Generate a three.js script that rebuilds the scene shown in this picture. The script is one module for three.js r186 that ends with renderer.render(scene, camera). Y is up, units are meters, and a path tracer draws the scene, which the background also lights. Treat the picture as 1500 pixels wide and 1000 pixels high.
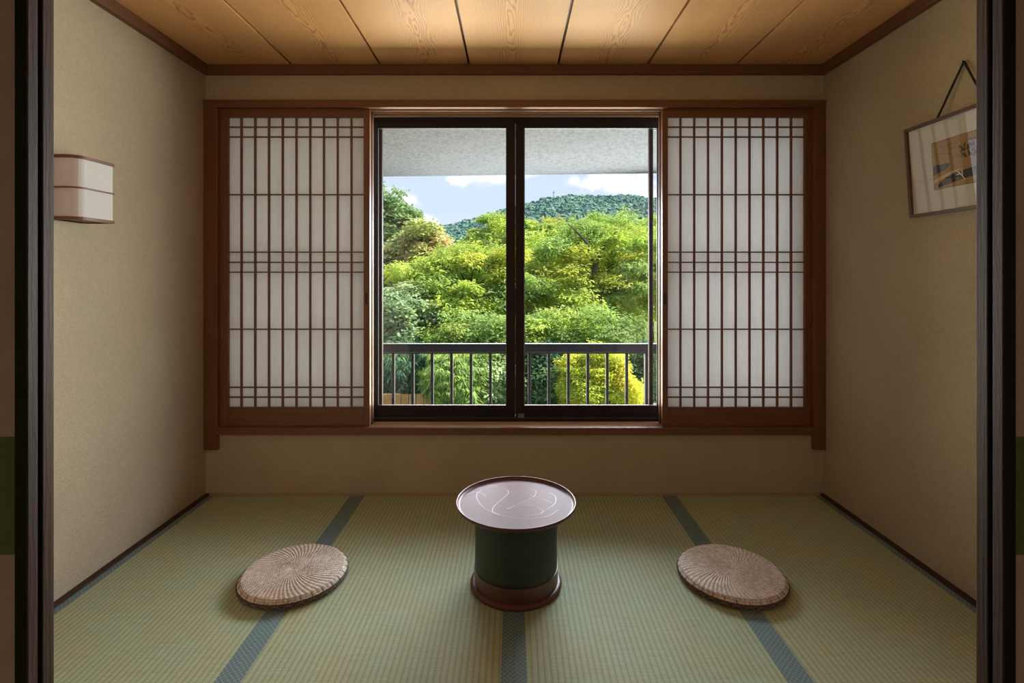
import * as THREE from 'three';
import { RoundedBoxGeometry } from 'three/addons/geometries/RoundedBoxGeometry.js';
import { mergeGeometries, toCreasedNormals } from 'three/addons/utils/BufferGeometryUtils.js';
import { RectAreaLightUniformsLib } from 'three/addons/lights/RectAreaLightUniformsLib.js';

// ------------------------------------------------------------------ camera, sky, sun, daylight, exposure
const scene = new THREE.Scene();
const EYE = 1.28;                                        // eye height above the mats, metres
const camera = new THREE.PerspectiveCamera(2 * Math.atan(500 / 750) * 180 / Math.PI, 1.5, 0.05, 3000);
camera.position.set(0, EYE, 0);
camera.lookAt(0, EYE, -1);
camera.setViewOffset(1500, 1000, 0, 99, 1500, 1000);     // level camera, lens shifted down
const renderer = new THREE.WebGLRenderer({ antialias: true });
renderer.toneMapping = THREE.LinearToneMapping;
renderer.toneMappingExposure = 1.0;
renderer.shadowMap.enabled = true;
RectAreaLightUniformsLib.init();

const SKY_STRENGTH = 1.12;
const SUN_INTENSITY = 13.0;
const sun = new THREE.DirectionalLight(new THREE.Color(1.0, 0.93, 0.8), SUN_INTENSITY);
{
  const el = 48 * Math.PI / 180, az = 80 * Math.PI / 180; // from the right, high
  sun.position.set(Math.sin(az) * Math.cos(el) * 60, Math.sin(el) * 60, -20 - Math.cos(az) * Math.cos(el) * 60);
  sun.target.position.set(0, 0, -20);
  sun.castShadow = true;
  sun.shadow.camera.left = -40; sun.shadow.camera.right = 40; sun.shadow.camera.top = 40; sun.shadow.camera.bottom = -40; sun.shadow.camera.far = 200;
  sun.shadow.mapSize.set(2048, 2048);
  sun.name = 'sun';
  scene.add(sun, sun.target);
}
const REAR_FILL = 3.2;  // strength of the lamp added behind the camera
// daylight: added area lights outside the window, boosting sky and foliage light
function daylightFill(name, color, intensity, w, h, x, y, z, tx, ty, tz) {
  const l = new THREE.RectAreaLight(color, intensity, w, h);
  l.name = name; l.position.set(x, y, z); l.lookAt(tx, ty, tz); scene.add(l); return l;
}
daylightFill('sky_fill_light', new THREE.Color(0.82, 0.92, 1.0), 33, 6.4, 0.66, 1.9, 1.66, -4.8, 0.9, 0.55, -2.2);
daylightFill('foliage_fill_light', new THREE.Color(1.0, 0.94, 0.74), 12.5, 6.4, 1.3, 1.2, 0.62, -4.82, 0.9, 1.1, 0);

// ------------------------------------------------------------------ helpers
let seed = 7;
const rnd = () => { seed = (seed + 0x6d2b79f5) | 0; let t = Math.imul(seed ^ (seed >>> 15), 1 | seed); t = (t + Math.imul(t ^ (t >>> 7), 61 | t)) ^ t; return ((t ^ (t >>> 14)) >>> 0) / 4294967296; };
const rr = (a, b) => a + (b - a) * rnd();
const V = (x, y, z) => new THREE.Vector3(x, y, z);
const clamp = (x, a = 0, b = 1) => Math.min(b, Math.max(a, x));
const sm = (x, a, b) => { const t = clamp((x - a) / (b - a)); return t * t * (3 - 2 * t); };
const mixc = (a, b, t) => [a[0] + (b[0] - a[0]) * t, a[1] + (b[1] - a[1]) * t, a[2] + (b[2] - a[2]) * t];
const toS = (c) => { c = clamp(c); return 255 * (c <= 0.0031308 ? c * 12.92 : 1.055 * Math.pow(c, 1 / 2.4) - 0.055); };
function hash(x, y, s) { let h = Math.imul(x, 374761393) ^ Math.imul(y, 668265263) ^ Math.imul(s + 1, 2147483647); h = Math.imul(h ^ (h >>> 13), 1274126177); return ((h ^ (h >>> 16)) >>> 0) / 4294967296; }
function vn(x, y, px = 0, py = 0, s = 0) {                // value noise, periodic when px, py are set
  const x0 = Math.floor(x), y0 = Math.floor(y), fx = x - x0, fy = y - y0, u = fx * fx * (3 - 2 * fx), v = fy * fy * (3 - 2 * fy);
  const w = (a, p) => (p ? ((a % p) + p) % p : a), h = (a, b) => hash(w(a, px), w(b, py), s);
  return (h(x0, y0) * (1 - u) + h(x0 + 1, y0) * u) * (1 - v) + (h(x0, y0 + 1) * (1 - u) + h(x0 + 1, y0 + 1) * u) * v;
}
function fbm(x, y, o = 4, px = 0, py = 0, s = 0) { let a = 0.5, r = 0, n = 0; for (let i = 0; i < o; i++) { r += a * vn(x, y, px, py, s + i * 17); n += a; a *= 0.5; x *= 2; y *= 2; px *= 2; py *= 2; } return r / n; }
function tex(w, h, fn, { srgb = true, repeat = true } = {}) {
  const d = new Uint8Array(w * h * 4);
  for (let j = 0; j < h; j++) for (let i = 0; i < w; i++) {
    const c = fn((i + 0.5) / w, (j + 0.5) / h), k = (j * w + i) * 4;
    if (srgb) { d[k] = toS(c[0]); d[k + 1] = toS(c[1]); d[k + 2] = toS(c[2]); } else { d[k] = d[k + 1] = d[k + 2] = 255 * clamp(c); }
    d[k + 3] = 255;
  }
  const t = new THREE.DataTexture(d, w, h, THREE.RGBAFormat);
  t.colorSpace = srgb ? THREE.SRGBColorSpace : THREE.NoColorSpace;
  t.magFilter = THREE.LinearFilter; t.minFilter = THREE.LinearMipmapLinearFilter; t.generateMipmaps = true;
  if (repeat) t.wrapS = t.wrapT = THREE.RepeatWrapping;
  t.needsUpdate = true;
  return t;
}
const taken = new Map();
function numbered(name) { const n = taken.get(name) ?? 0; taken.set(name, n + 1); return n ? `${name}_${String(n).padStart(3, '0')}` : name; }
function mesh(name, geo, mat, parent) {
  const m = new THREE.Mesh(geo, mat);
  m.castShadow = m.receiveShadow = true;
  m.name = parent ? name : numbered(name);
  (parent ?? scene).add(m);
  return m;
}
function tag(o, label, category, group, kind) { if (label) o.userData.label = label; if (category) o.userData.category = category; if (group) o.userData.group = group; if (kind) o.userData.kind = kind; return o; }
function thing(name, label, category, [x, y, z] = [0, 0, 0], group) { const g = new THREE.Group(); g.name = numbered(name); g.position.set(x, y, z); scene.add(g); return tag(g, label, category, group); }
function struct(name, geo, mat, label) { const m = mesh(name, geo, mat); m.userData.kind = 'structure'; if (label) m.userData.label = label; return m; }
function structGroup(name, label) { const g = new THREE.Group(); g.name = name; g.userData.kind = 'structure'; if (label) g.userData.label = label; scene.add(g); return g; }
// box by its extents, softened edges, uv in metres: u along the axis named by grain
function box(x0, x1, y0, y1, z0, z1, grain = 'x', r = 0.002, off = null) {
  const w = x1 - x0, h = y1 - y0, d = z1 - z0;
  let g = r > 0 ? new RoundedBoxGeometry(w, h, d, 1, Math.min(r, w / 2.1, h / 2.1, d / 2.1)) : new THREE.BoxGeometry(w, h, d);
  if (g.index) g = g.toNonIndexed();
  g.translate((x0 + x1) / 2, (y0 + y1) / 2, (z0 + z1) / 2);
  return boxUV(g, grain, off);
}
function boxUV(g, grain, off) {
  const p = g.attributes.position, n = p.count, uv = new Float32Array(n * 2), a = V(), b = V(), c = V();
  const ou = off ? off[0] : rnd() * 3, ov = off ? off[1] : rnd() * 3;
  for (let i = 0; i < n; i += 3) {
    a.fromBufferAttribute(p, i); b.fromBufferAttribute(p, i + 1); c.fromBufferAttribute(p, i + 2);
    const nx = b.clone().sub(a).cross(c.clone().sub(a)), ax = Math.abs(nx.x), ay = Math.abs(nx.y), az = Math.abs(nx.z);
    const flat = ax > ay && ax > az ? 'x' : ay > az ? 'y' : 'z';
    const others = ['x', 'y', 'z'].filter((k) => k !== flat), U = others.includes(grain) ? grain : others[0], W = others.find((k) => k !== U);
    [a, b, c].forEach((q, k) => { uv[(i + k) * 2] = q[U] + ou; uv[(i + k) * 2 + 1] = q[W] + ov; });
  }
  g.setAttribute('uv', new THREE.BufferAttribute(uv, 2));
  return g;
}
const merge = (list) => mergeGeometries(list.map((g) => (g.index ? g.toNonIndexed() : g)), false);
function tube(points, radius, seg = 24, rad = 6, closed = false) { return new THREE.TubeGeometry(new THREE.CatmullRomCurve3(points, closed), seg, radius, rad, closed); }
const std = (o) => new THREE.MeshStandardMaterial(o);
const phys = (o) => new THREE.MeshPhysicalMaterial(o);
const lin = (r, g, b) => new THREE.Color().setRGB(r, g, b);

// ------------------------------------------------------------------ sky
{
  const W = 2048, H = 1024, far = (el) => el < 0 || el > 0.42, d = new Float32Array(W * H * 4);
  for (let j = 0; j < H; j++) {
    const el = ((j + 0.5) / H - 0.5) * Math.PI, s = Math.sin(Math.max(el, 0));
    const blue = mixc([0.80, 0.89, 1.04], [0.32, 0.52, 0.92], Math.pow(s, 0.55));
    for (let i = 0; i < W; i++) {
      const az = ((i + 0.5) / W - 0.5) * 2 * Math.PI, x = Math.cos(az) * Math.cos(el), z = Math.sin(az) * Math.cos(el);
      const k = 1 / (Math.max(s, 0) + 0.22);
      const n = el < 0 ? 0.5 : fbm(x * k * 2.6 + 11.3, z * k * 2.6 + 4.1, 5, 0, 0, 3);
      let c = sm(n, 0.50, 0.70);
      const azd = (az + Math.PI / 2) * 180 / Math.PI, eld = el * 180 / Math.PI, fz = far(el) || Math.abs(azd) > 80 ? 0 : fbm(azd * 0.9, eld * 1.1, 4, 0, 0, 12) - 0.5;
      if (!far(el) && Math.abs(azd) < 80) for (const [ca, ce, ra, re, w] of [[-12.8, 7.4, 2.6, 2.2, 1], [-10.2, 5.6, 3.4, 1.0, 0.9], [11.8, 10.0, 4.6, 1.3, 1], [15.5, 8.2, 1.8, 1.4, 1], [-5.6, 10.3, 2.0, 0.55, 0.7], [27, 12, 6, 2.5, 1], [-30, 10, 8, 3, 1], [60, 16, 10, 4, 1], [-62, 14, 11, 4, 1]])   // cumulus
        c = Math.max(c, w * sm(1.15 - Math.hypot((azd - ca) / ra, (eld - ce) / re) + fz * 1.5, 0, 0.75));
      if (el < 0) c = 0.3;
      const col = mixc(blue, [1.16, 1.15, 1.14], c * 0.9);
      const q = (j * W + i) * 4; d[q] = col[0]; d[q + 1] = col[1]; d[q + 2] = col[2]; d[q + 3] = 1;
    }
  }
  const t = new THREE.DataTexture(d, W, H, THREE.RGBAFormat, THREE.FloatType);
  t.mapping = THREE.EquirectangularReflectionMapping; t.magFilter = THREE.LinearFilter; t.needsUpdate = true;
  scene.background = t; scene.backgroundIntensity = SKY_STRENGTH;
}

// ------------------------------------------------------------------ textures and materials
const plasterTone = (u, v) => { const m = fbm(u * 5, v * 5, 4, 5, 5, 21), f = fbm(u * 160, v * 160, 2, 160, 160, 5); return (0.93 + 0.14 * (m - 0.5)) * (0.95 + 0.14 * (f - 0.5)); };
const texPlaster = tex(1024, 1024, (u, v) => { const k = plasterTone(u, v), y = fbm(u * 3, v * 3, 3, 3, 3, 77) - 0.5; return [k * (1 + 0.04 * y), k, k * (1 - 0.06 * y)]; });
const texPlasterBump = tex(1024, 1024, (u, v) => 0.35 * fbm(u * 9, v * 9, 4, 9, 9, 21) + 0.5 * vn(u * 330, v * 330, 330, 330, 4) + 0.25 * sm(fbm(u * 14, v * 26, 3, 14, 26, 9), 0.62, 0.68), { srgb: false });
for (const t of [texPlaster, texPlasterBump]) t.repeat.set(1 / 1.3, 1 / 1.3);
const mPlaster = std({ color: lin(0.51, 0.415, 0.285), map: texPlaster, bumpMap: texPlasterBump, bumpScale: 0.0022, roughness: 0.95 });
const mPlasterDull = std({ color: lin(0.42, 0.34, 0.23), map: texPlaster, roughness: 0.95 });

function trimWood(base, dark, contrast, s) {             // straight grain along u
  return tex(1024, 256, (u, v) => {
    const warp = 0.05 * (fbm(u * 4, v * 4, 3, 4, 4, s) - 0.5);
    const g = fbm(u * 3, (v + warp) * 60, 3, 3, 60, s + 5), f = vn(u * 40, (v + warp) * 200, 40, 200, s + 9), ring = 0.5 + 0.5 * Math.sin((v + warp * 1.5) * 2 * Math.PI * 22);
    return mixc(base, dark, clamp(contrast * (0.55 * g + 0.2 * f + 0.35 * ring)));
  });
}
const texRed = trimWood([0.235, 0.098, 0.042], [0.095, 0.032, 0.013], 0.85, 31), texDark = trimWood([0.10, 0.058, 0.042], [0.022, 0.012, 0.009], 1.0, 57);
for (const t of [texRed, texDark]) t.repeat.set(1, 1 / 0.24);
const texDarkBump = tex(512, 256, (u, v) => 0.6 * fbm(u * 6, v * 70, 3, 6, 70, 8) + 0.4 * vn(u * 60, v * 120, 60, 120, 4), { srgb: false }); texDarkBump.repeat.set(1.5, 1 / 0.24);
const mRed = std({ map: texRed, roughness: 0.4 });
const mTrackLit = std({ color: lin(0.46, 0.29, 0.20), roughness: 0.5 });               // sliding tracks: outdoor light on them put into a paler wood colour
const mDark = phys({ map: texDark, bumpMap: texDarkBump, bumpScale: 0.0005, roughness: 0.6, specularIntensity: 0.35 });
const mLacquer = std({ color: lin(0.012, 0.009, 0.008), roughness: 0.4 });
const mMould = std({ map: texRed, color: lin(0.95, 0.92, 0.85), roughness: 0.6 });
const mAlu = phys({ color: lin(0.028, 0.020, 0.021), roughness: 0.6, specularIntensity: 0.35 });
const mGasket = std({ color: lin(0.06, 0.06, 0.065), roughness: 0.5 });
const mGlass = phys({ color: 0xffffff, roughness: 0, transmission: 1, thickness: 0, ior: 1.5 });

// ceiling boards: flat-sawn cedar, growth rings cut close to the pith
function boardTex(s) {
  const x0 = (hash(s, 1, 9) - 0.5) * 0.10, W = 512, H = 1536, LEN = 2.05;
  return tex(W, H, (u, v) => {
    const x = (u - 0.5) * 0.51 - x0 - 0.02 * (vn(v * 2, 0.5, 0, 0, s) - 0.5), y = v * LEN;
    const h = 0.012 + 0.075 * fbm(y * 1.5, 3.3, 3, 0, 0, s + 3) + 0.010 * (fbm(x * 22, y * 5, 3, 0, 0, s + 11) - 0.5) * 2;
    const jag = 0.0042 * (fbm(x * 60, y * 9, 3, 0, 0, s + 4) - 0.5);
    const r = Math.sqrt(x * x * 0.55 + h * h) + jag * (1 - sm(Math.abs(x), 0.04, 0.12) * 0.75);
    const t = (r / 0.0055) % 1, late = sm(t, 0.45, 0.92) * (1 - sm(t, 0.95, 1.0));
    const mid = 1 - sm(Math.abs(x), 0.02, 0.10);
    const fine = vn(u * 300, v * 40, 0, 0, s + 20), wide = fbm(u * 4, v * 3, 3, 0, 0, s + 30);
    const k = clamp(late * (0.42 + 0.25 * mid) + 0.10 * fine);
    const c = mixc([0.74, 0.41, 0.165], [0.36, 0.14, 0.045], k);
    const m = 0.88 + 0.24 * wide; return [c[0] * m, c[1] * m, c[2] * m];
  }, { repeat: false });
}
const mBoards = [101, 202, 303, 404].map((s) => std({ map: boardTex(s), roughness: 0.5 }));

// tatami: warp ribs along the mat, rush strands across
const RIB = 0.0207, TILE = RIB * 24;
const rushHeight = (u, v) => { const t = (u * 24) % 1, row = Math.floor(u * 24), rib = Math.pow(Math.sin(Math.PI * t), 0.45), st = 0.5 + 0.5 * Math.sin(2 * Math.PI * (v * 220 + (row % 2) * 0.5 + 0.15 * vn(u * 24, v * 60, 24, 60, 3))); return [rib, st]; };
const texRush = tex(2048, 2048, (u, v) => {
  const [rib, st] = rushHeight(u, v), strand = hash(Math.floor(v * 220), Math.floor(u * 6), 5), seg = hash(Math.floor(v * 220), Math.floor(u * 24), 8), m = fbm(u * 4, v * 4, 3, 4, 4, 2);
  const k = (0.60 + 0.40 * rib) * (0.84 + 0.16 * st) * (0.86 + 0.16 * strand + 0.10 * seg) * (0.94 + 0.12 * m);
  const c = mixc([0.49, 0.50, 0.29], [0.42, 0.49, 0.305], clamp(0.5 + (m - 0.5) * 2 + (strand - 0.5) * 0.6));
  return [c[0] * k, c[1] * k, c[2] * k];
});
const texRushBump = tex(1024, 1024, (u, v) => { const [rib, st] = rushHeight(u, v); return rib * 0.75 + st * 0.2; }, { srgb: false });
for (const t of [texRush, texRushBump]) t.repeat.set(1 / TILE, 1 / TILE);
const mRush = [lin(1, 1, 1), lin(1.0, 0.98, 0.95), lin(0.97, 1, 1), lin(1, 0.99, 0.97)].map((c) => std({ color: c, map: texRush, bumpMap: texRushBump, bumpScale: 0.0016, roughness: 0.72 }));
const texHeri = tex(256, 256, (u, v) => {                // woven cloth edging with a small net pattern, 4 cm tile
  const a = Math.abs(((u * 4 + v * 4) % 1) - 0.5), b = Math.abs((((u * 4 - v * 4) % 1) + 1) % 1 - 0.5), net = Math.max(sm(a, 0.40, 0.48), sm(b, 0.40, 0.48)), w = vn(u * 64, v * 64, 64, 64, 3);
  const c = mixc([0.115, 0.175, 0.18], [0.30, 0.40, 0.40], net * 0.8); const k = 0.8 + 0.4 * w; return [c[0] * k, c[1] * k, c[2] * k];
}); texHeri.repeat.set(14, 14);
const mHeri = std({ map: texHeri, roughness: 0.7 });
const texPaper = tex(512, 512, (u, v) => { const f = fbm(u * 30, v * 6, 4, 30, 6, 3), k = 0.94 + 0.10 * (f - 0.5) + 0.06 * (vn(u * 200, v * 50, 200, 50, 8) - 0.5); return [k * 0.965, k * 0.98, k]; });
const mPaper = phys({ color: lin(0.86, 0.86, 0.86), map: texPaper, roughness: 1, transmission: 0.29, thickness: 0, specularIntensity: 0.1 });

// ------------------------------------------------------------------ room: the small matted room is 3.6 m wide, 1.85 m deep, window wall straight ahead
const XL = -1.782, XR = 1.813, ZB = -2.976, ZF = -1.05, CEIL = 2.4875;
const wx = (p, d = 2.976) => (p - 750) / 750 * d, wy = (p, d = 2.976) => EYE + (401 - p) / 750 * d;   // metres from measurements taken at a distance d

const OPEN = { x0: wx(319), x1: wx(1191), y0: 0.349, y1: 2.262 };
struct('wall_left', box(XL - 0.14, XL, -0.3, 2.7, -3.2, 3.0, 'z', 0), mPlaster, 'beige sand plaster wall with the paper wall lamp');
struct('wall_right', box(XR, XR + 0.14, -0.3, 2.7, -3.2, 3.0, 'z', 0), mPlaster, 'beige sand plaster wall with the hanging framed picture');
struct('wall_back', merge([
  box(XL, XR, -0.3, OPEN.y0, -3.2, ZB, 'x', 0, [0, 0]), box(XL, XR, OPEN.y1, 2.7, -3.2, ZB, 'x', 0, [0, 0]),
  box(XL, OPEN.x0, OPEN.y0, OPEN.y1, -3.2, ZB, 'x', 0, [0, 0]), box(OPEN.x1, XR, OPEN.y0, OPEN.y1, -3.2, ZB, 'x', 0, [0, 0]),
]), mPlaster, 'beige plaster wall below and above the wide window');
// floor: sub-floor, four mats side by side, each with its two cloth borders
{
  const fl = structGroup('floor', 'green rush tatami mat floor');
  mesh('sub_floor', box(XL, XR, -0.2, -0.03, -3.0, 3.0, 'x', 0), mDark, fl);
  const xs = [XL + 0.034, -0.893, 0.006, 0.905, XR - 0.034], HW = 0.041;
  for (let i = 0; i < 4; i++) {
    const a = xs[i] + 0.0006, b = xs[i + 1] - 0.0006;
    const g = boxUV(box(a, b, -0.03, 0, ZB + 0.022, -1.09, 'x', 0.002), 'x', [i * 0.31, i * 0.17]);
    const mat = mesh('tatami_mat', g, mRush[i], fl);
    mesh('mat_border', box(a - 0.0004, a + (i ? HW : 0.03), -0.028, 0.0014, ZB + 0.0215, -1.0895, 'z', 0.0006), mHeri, mat);
    mesh('mat_border', box(b - (i < 3 ? HW : 0.03), b + 0.0004, -0.028, 0.0014, ZB + 0.0215, -1.0895, 'z', 0.0006), mHeri, mat);
  }
}
struct('baseboard_left', box(XL, XL + 0.033, -0.03, 0.006, ZB, -1.09, 'z', 0.002), mDark, 'dark wooden strip between the left wall and the mats');
struct('baseboard_right', box(XR - 0.033, XR, -0.03, 0.006, ZB, -1.09, 'z', 0.002), mDark, 'dark wooden strip between the right wall and the mats');
struct('baseboard_back', box(XL + 0.033, XR - 0.033, -0.03, 0.008, ZB, ZB + 0.02, 'x', 0.002), mPlasterDull, 'narrow pale strip under the window wall');
// ceiling: seven wide cedar boards with open joints
{
  const ce = structGroup('ceiling', 'cedar board ceiling with dark joints');
  mesh('ceiling_backing', box(XL, XR, CEIL + 0.024, CEIL + 0.12, -3.0, ZF, 'x', 0), mLacquer, ce);
  const js = [XL, -1.273, -0.761, -0.249, 0.267, 0.783, 1.294, XR], pick = [0, 2, 1, 3, 0, 2, 1];
  for (let i = 0; i < 7; i++) {
    const a = js[i] + 0.006, b = js[i + 1] - 0.006, g = box(a, b, CEIL, CEIL + 0.024, -2.99, ZF, 'z', 0.002);
    const p = g.attributes.position, uv = g.attributes.uv, flip = i % 2;
    for (let k = 0; k < p.count; k++) { const u = (p.getX(k) - a) / (b - a), v = (p.getZ(k) + 2.99) / (ZF + 2.99); uv.setXY(k, clamp(flip ? 1 - u : u, 0.002, 0.998), clamp((i * 37 % 10) > 4 ? 1 - v : v, 0.002, 0.998)); }
    mesh('ceiling_board', g, mBoards[pick[i]], ce);
  }
}
// ceiling mouldings
const MB = 2.4325;
struct('trim_1', box(XL, XR, MB, CEIL, ZB - 0.01, ZB + 0.03, 'x', 0.004), mMould, 'brown moulding between ceiling and window wall');
struct('trim_2', box(XL - 0.01, XL + 0.03, MB, CEIL, ZB, ZF, 'z', 0.004), mMould, 'brown moulding between ceiling and lamp wall');
struct('trim_3', box(XR - 0.03, XR + 0.01, MB, CEIL, ZB, ZF, 'z', 0.004), mMould, 'brown moulding between ceiling and picture wall');

// ------------------------------------------------------------------ the window wall's woodwork
const HB = 2.24, ST = 0.392;                             // underside of the header, top of the sill
struct('trim_4', merge([
  box(XL + 0.001, XR - 0.001, HB, wy(146, 2.95), -2.986, -2.95, 'x', 0.003), box(OPEN.x0, OPEN.x1, HB + 0.012, OPEN.y1, -3.19, -2.98, 'x', 0),
]), mRed, 'brown wooden head rail above the paper screens');
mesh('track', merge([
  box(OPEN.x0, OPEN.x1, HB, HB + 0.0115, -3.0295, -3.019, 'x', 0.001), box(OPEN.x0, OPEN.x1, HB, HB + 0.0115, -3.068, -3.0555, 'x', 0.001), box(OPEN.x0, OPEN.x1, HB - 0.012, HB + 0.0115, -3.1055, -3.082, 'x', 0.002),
]), mTrackLit, scene.getObjectByName('trim_4')).userData.label = 'grooved sliding track coloured pale as if lit';
struct('trim_5', merge([
  box(OPEN.x0 - 0.0005, OPEN.x1 + 0.0005, 0.3495, ST, -2.982, -2.955, 'x', 0.003), box(OPEN.x0, OPEN.x1, 0.3495, ST - 0.008, -3.19, -2.98, 'x', 0),
]), mRed, 'brown wooden sill rail below the paper screens');
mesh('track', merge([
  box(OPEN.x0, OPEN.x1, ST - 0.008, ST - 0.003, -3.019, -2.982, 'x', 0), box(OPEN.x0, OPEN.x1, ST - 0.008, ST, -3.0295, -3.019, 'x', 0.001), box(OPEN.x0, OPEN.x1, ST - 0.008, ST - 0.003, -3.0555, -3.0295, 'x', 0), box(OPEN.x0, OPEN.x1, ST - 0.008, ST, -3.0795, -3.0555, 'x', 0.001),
]), mTrackLit, scene.getObjectByName('trim_5')).userData.label = 'grooved sliding track coloured pale as if lit';
struct('trim_6', box(XL + 0.001, wx(318.7, 2.955), wy(659, 2.955), HB, -2.985, -2.953, 'y', 0.003), mRed, 'brown wooden jamb post by the lamp wall');
struct('trim_7', box(wx(1191.5, 2.955), XR - 0.001, wy(659, 2.955), HB, -2.985, -2.953, 'y', 0.003), mRed, 'brown wooden jamb post by the picture wall');

// paper screens: two stacked at each end of the track
function shoji(name, label, x0, x1, zc, th, sl, sr, cols, group) {
  const t = thing(name, label, 'paper screen', [0, 0, 0], group), y0 = ST - 0.002, y1 = HB + 0.006, z0 = zc - th / 2, z1 = zc + th / 2, d = 2.976 - 0.012;
  const top = wy(171), bot = wy(597), a = x0 + sl, b = x1 - sr;
  mesh('stile', box(x0, a, y0, y1, z0, z1, 'y', 0.002), mRed, t); mesh('stile', box(b, x1, y0, y1, z0, z1, 'y', 0.002), mRed, t);
  mesh('top_rail', box(a, b, top, y1, z0 + 0.001, z1 - 0.001, 'x', 0.002), mRed, t);
  mesh('bottom_rail', box(a, b, y0, bot, z0 + 0.001, z1 - 0.001, 'x', 0.002), mRed, t);
  for (const c of cols) mesh('lattice_bar', box(c - 0.0052, c + 0.0052, bot, top, z1 - 0.017, z1 - 0.003, 'y', 0.001), mRed, t);
  for (const p of [185, 199.5, 284.5, 369, 384, 398.5, 482.5, 568, 582.5]) mesh('lattice_bar', box(a, b, wy(p) - 0.0036, wy(p) + 0.0036, z1 - 0.0165, z1 - 0.0035, 'x', 0.001), mRed, t);
  const paper = new THREE.PlaneGeometry(b - a + 0.006, top - bot + 0.006); paper.translate((a + b) / 2, (top + bot) / 2, z1 - 0.0185);
  mesh('paper', paper, mPaper, t);
  return t;
}
const colsL = [...Array(9).keys()].map((i) => wx(351.6 + 20.25 * i)), colsR = [...Array(9).keys()].map((i) => wx(998 + 20.36 * i));
const sA = shoji('shoji_screen', 'front paper screen with brown wooden lattice near the lamp wall', OPEN.x0 + 0.001, wx(541), -3.001, 0.036, wx(333) - OPEN.x0 - 0.001, wx(541) - wx(532), colsL, 'sliding paper screens');
const sB = shoji('shoji_screen', 'front paper screen with brown wooden lattice near the picture wall', wx(971), OPEN.x1 - 0.004, -3.001, 0.036, wx(979) - wx(971), OPEN.x1 - 0.004 - wx(1180), colsR, 'sliding paper screens');
// finger pulls let into the meeting stiles
for (const [s, x] of [[sA, wx(536.4)], [sB, wx(975)]]) mesh('finger_pull', box(x - 0.007, x + 0.007, wy(446), wy(429), -2.99, -2.9822, 'y', 0.001), mLacquer, s.children[s === sA ? 1 : 0]);
shoji('shoji_screen', 'paper screen stacked behind the lattice screen near the lamp wall', OPEN.x0 + 0.003, wx(541) + 0.004, -3.0425, 0.026, wx(333) - OPEN.x0, wx(541) - wx(532), colsL, 'sliding paper screens');
shoji('shoji_screen', 'paper screen stacked behind the lattice screen near the picture wall', wx(971) - 0.004, OPEN.x1 - 0.006, -3.0425, 0.026, wx(979) - wx(971), OPEN.x1 - 0.006 - wx(1180), colsR, 'sliding paper screens');

// dark aluminium window: frame and four sashes, the two middle ones on the inner track
struct('trim_8', merge([
  box(OPEN.x0, OPEN.x1, 2.195, HB + 0.012, -3.19, -3.106, 'x', 0.001), box(OPEN.x0, OPEN.x1, 0.3495, 0.409, -3.19, -3.08, 'x', 0.001),
  box(OPEN.x0, OPEN.x0 + 0.03, 0.4, 2.2, -3.19, -3.08, 'y', 0.001), box(OPEN.x1 - 0.03, OPEN.x1, 0.4, 2.2, -3.19, -3.08, 'y', 0.001),
]), mAlu, 'dark bronze aluminium window frame');
let winN = 0;
function sash(label, x0, x1, zc, sl, sr) {
  const w = structGroup('window_' + ++winN, label), z0 = zc - 0.014, z1 = zc + 0.014, y0 = 0.41, y1 = 2.2, gb = 0.478, gt = 2.1645;
  mesh('stile', box(x0, x0 + sl, y0, y1, z0, z1, 'y', 0.0025), mAlu, w); mesh('stile', box(x1 - sr, x1, y0, y1, z0, z1, 'y', 0.0025), mAlu, w);
  mesh('top_rail', box(x0 + sl, x1 - sr, gt, y1, z0 + 0.002, z1 - 0.002, 'x', 0.002), mAlu, w);
  mesh('bottom_rail', box(x0 + sl, x1 - sr, y0, gb, z0 + 0.002, z1 - 0.002, 'x', 0.002), mAlu, w);
  const a = x0 + sl, b = x1 - sr, e = 0.004;
  mesh('glazing_bead', merge([box(a, a + e, gb, gt, zc - 0.005, zc + 0.009, 'y', 0.001), box(b - e, b, gb, gt, zc - 0.005, zc + 0.009, 'y', 0.001), box(a, b, gb, gb + e, zc - 0.005, zc + 0.009, 'x', 0.001)]), mGasket, w);
  const g = new THREE.PlaneGeometry(b - a, gt - gb); g.translate((a + b) / 2, (gt + gb) / 2, zc);
  mesh('pane', g, mGlass, w);
}
sash('clear glass sash on the lamp side of the meeting stiles', -0.87, 0.0203, -3.122, 0.053, 0.053);
sash('clear glass sash on the picture side of the meeting stiles', 0.0211, 0.94, -3.122, 0.053, 0.053);
sash('clear glass sash behind the paper screen near the lamp wall', OPEN.x0 + 0.03, -0.797, -3.156, 0.04, 0.022);
sash('clear glass sash behind the paper screen near the picture wall', 0.842, OPEN.x1 - 0.03, -3.156, 0.022, 0.04);
{ // small stop at the foot of the meeting stile
  const m = mesh('stop_block', box(wx(758.5, 3.1), wx(768, 3.1), wy(614.5, 3.1), wy(606, 3.1), -3.1075, -3.100, 'x', 0.001), std({ color: lin(0.22, 0.19, 0.20), roughness: 0.5 }), scene.getObjectByName('window_2'));
  m.userData.label = 'grey plastic stop block';
}

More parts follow.
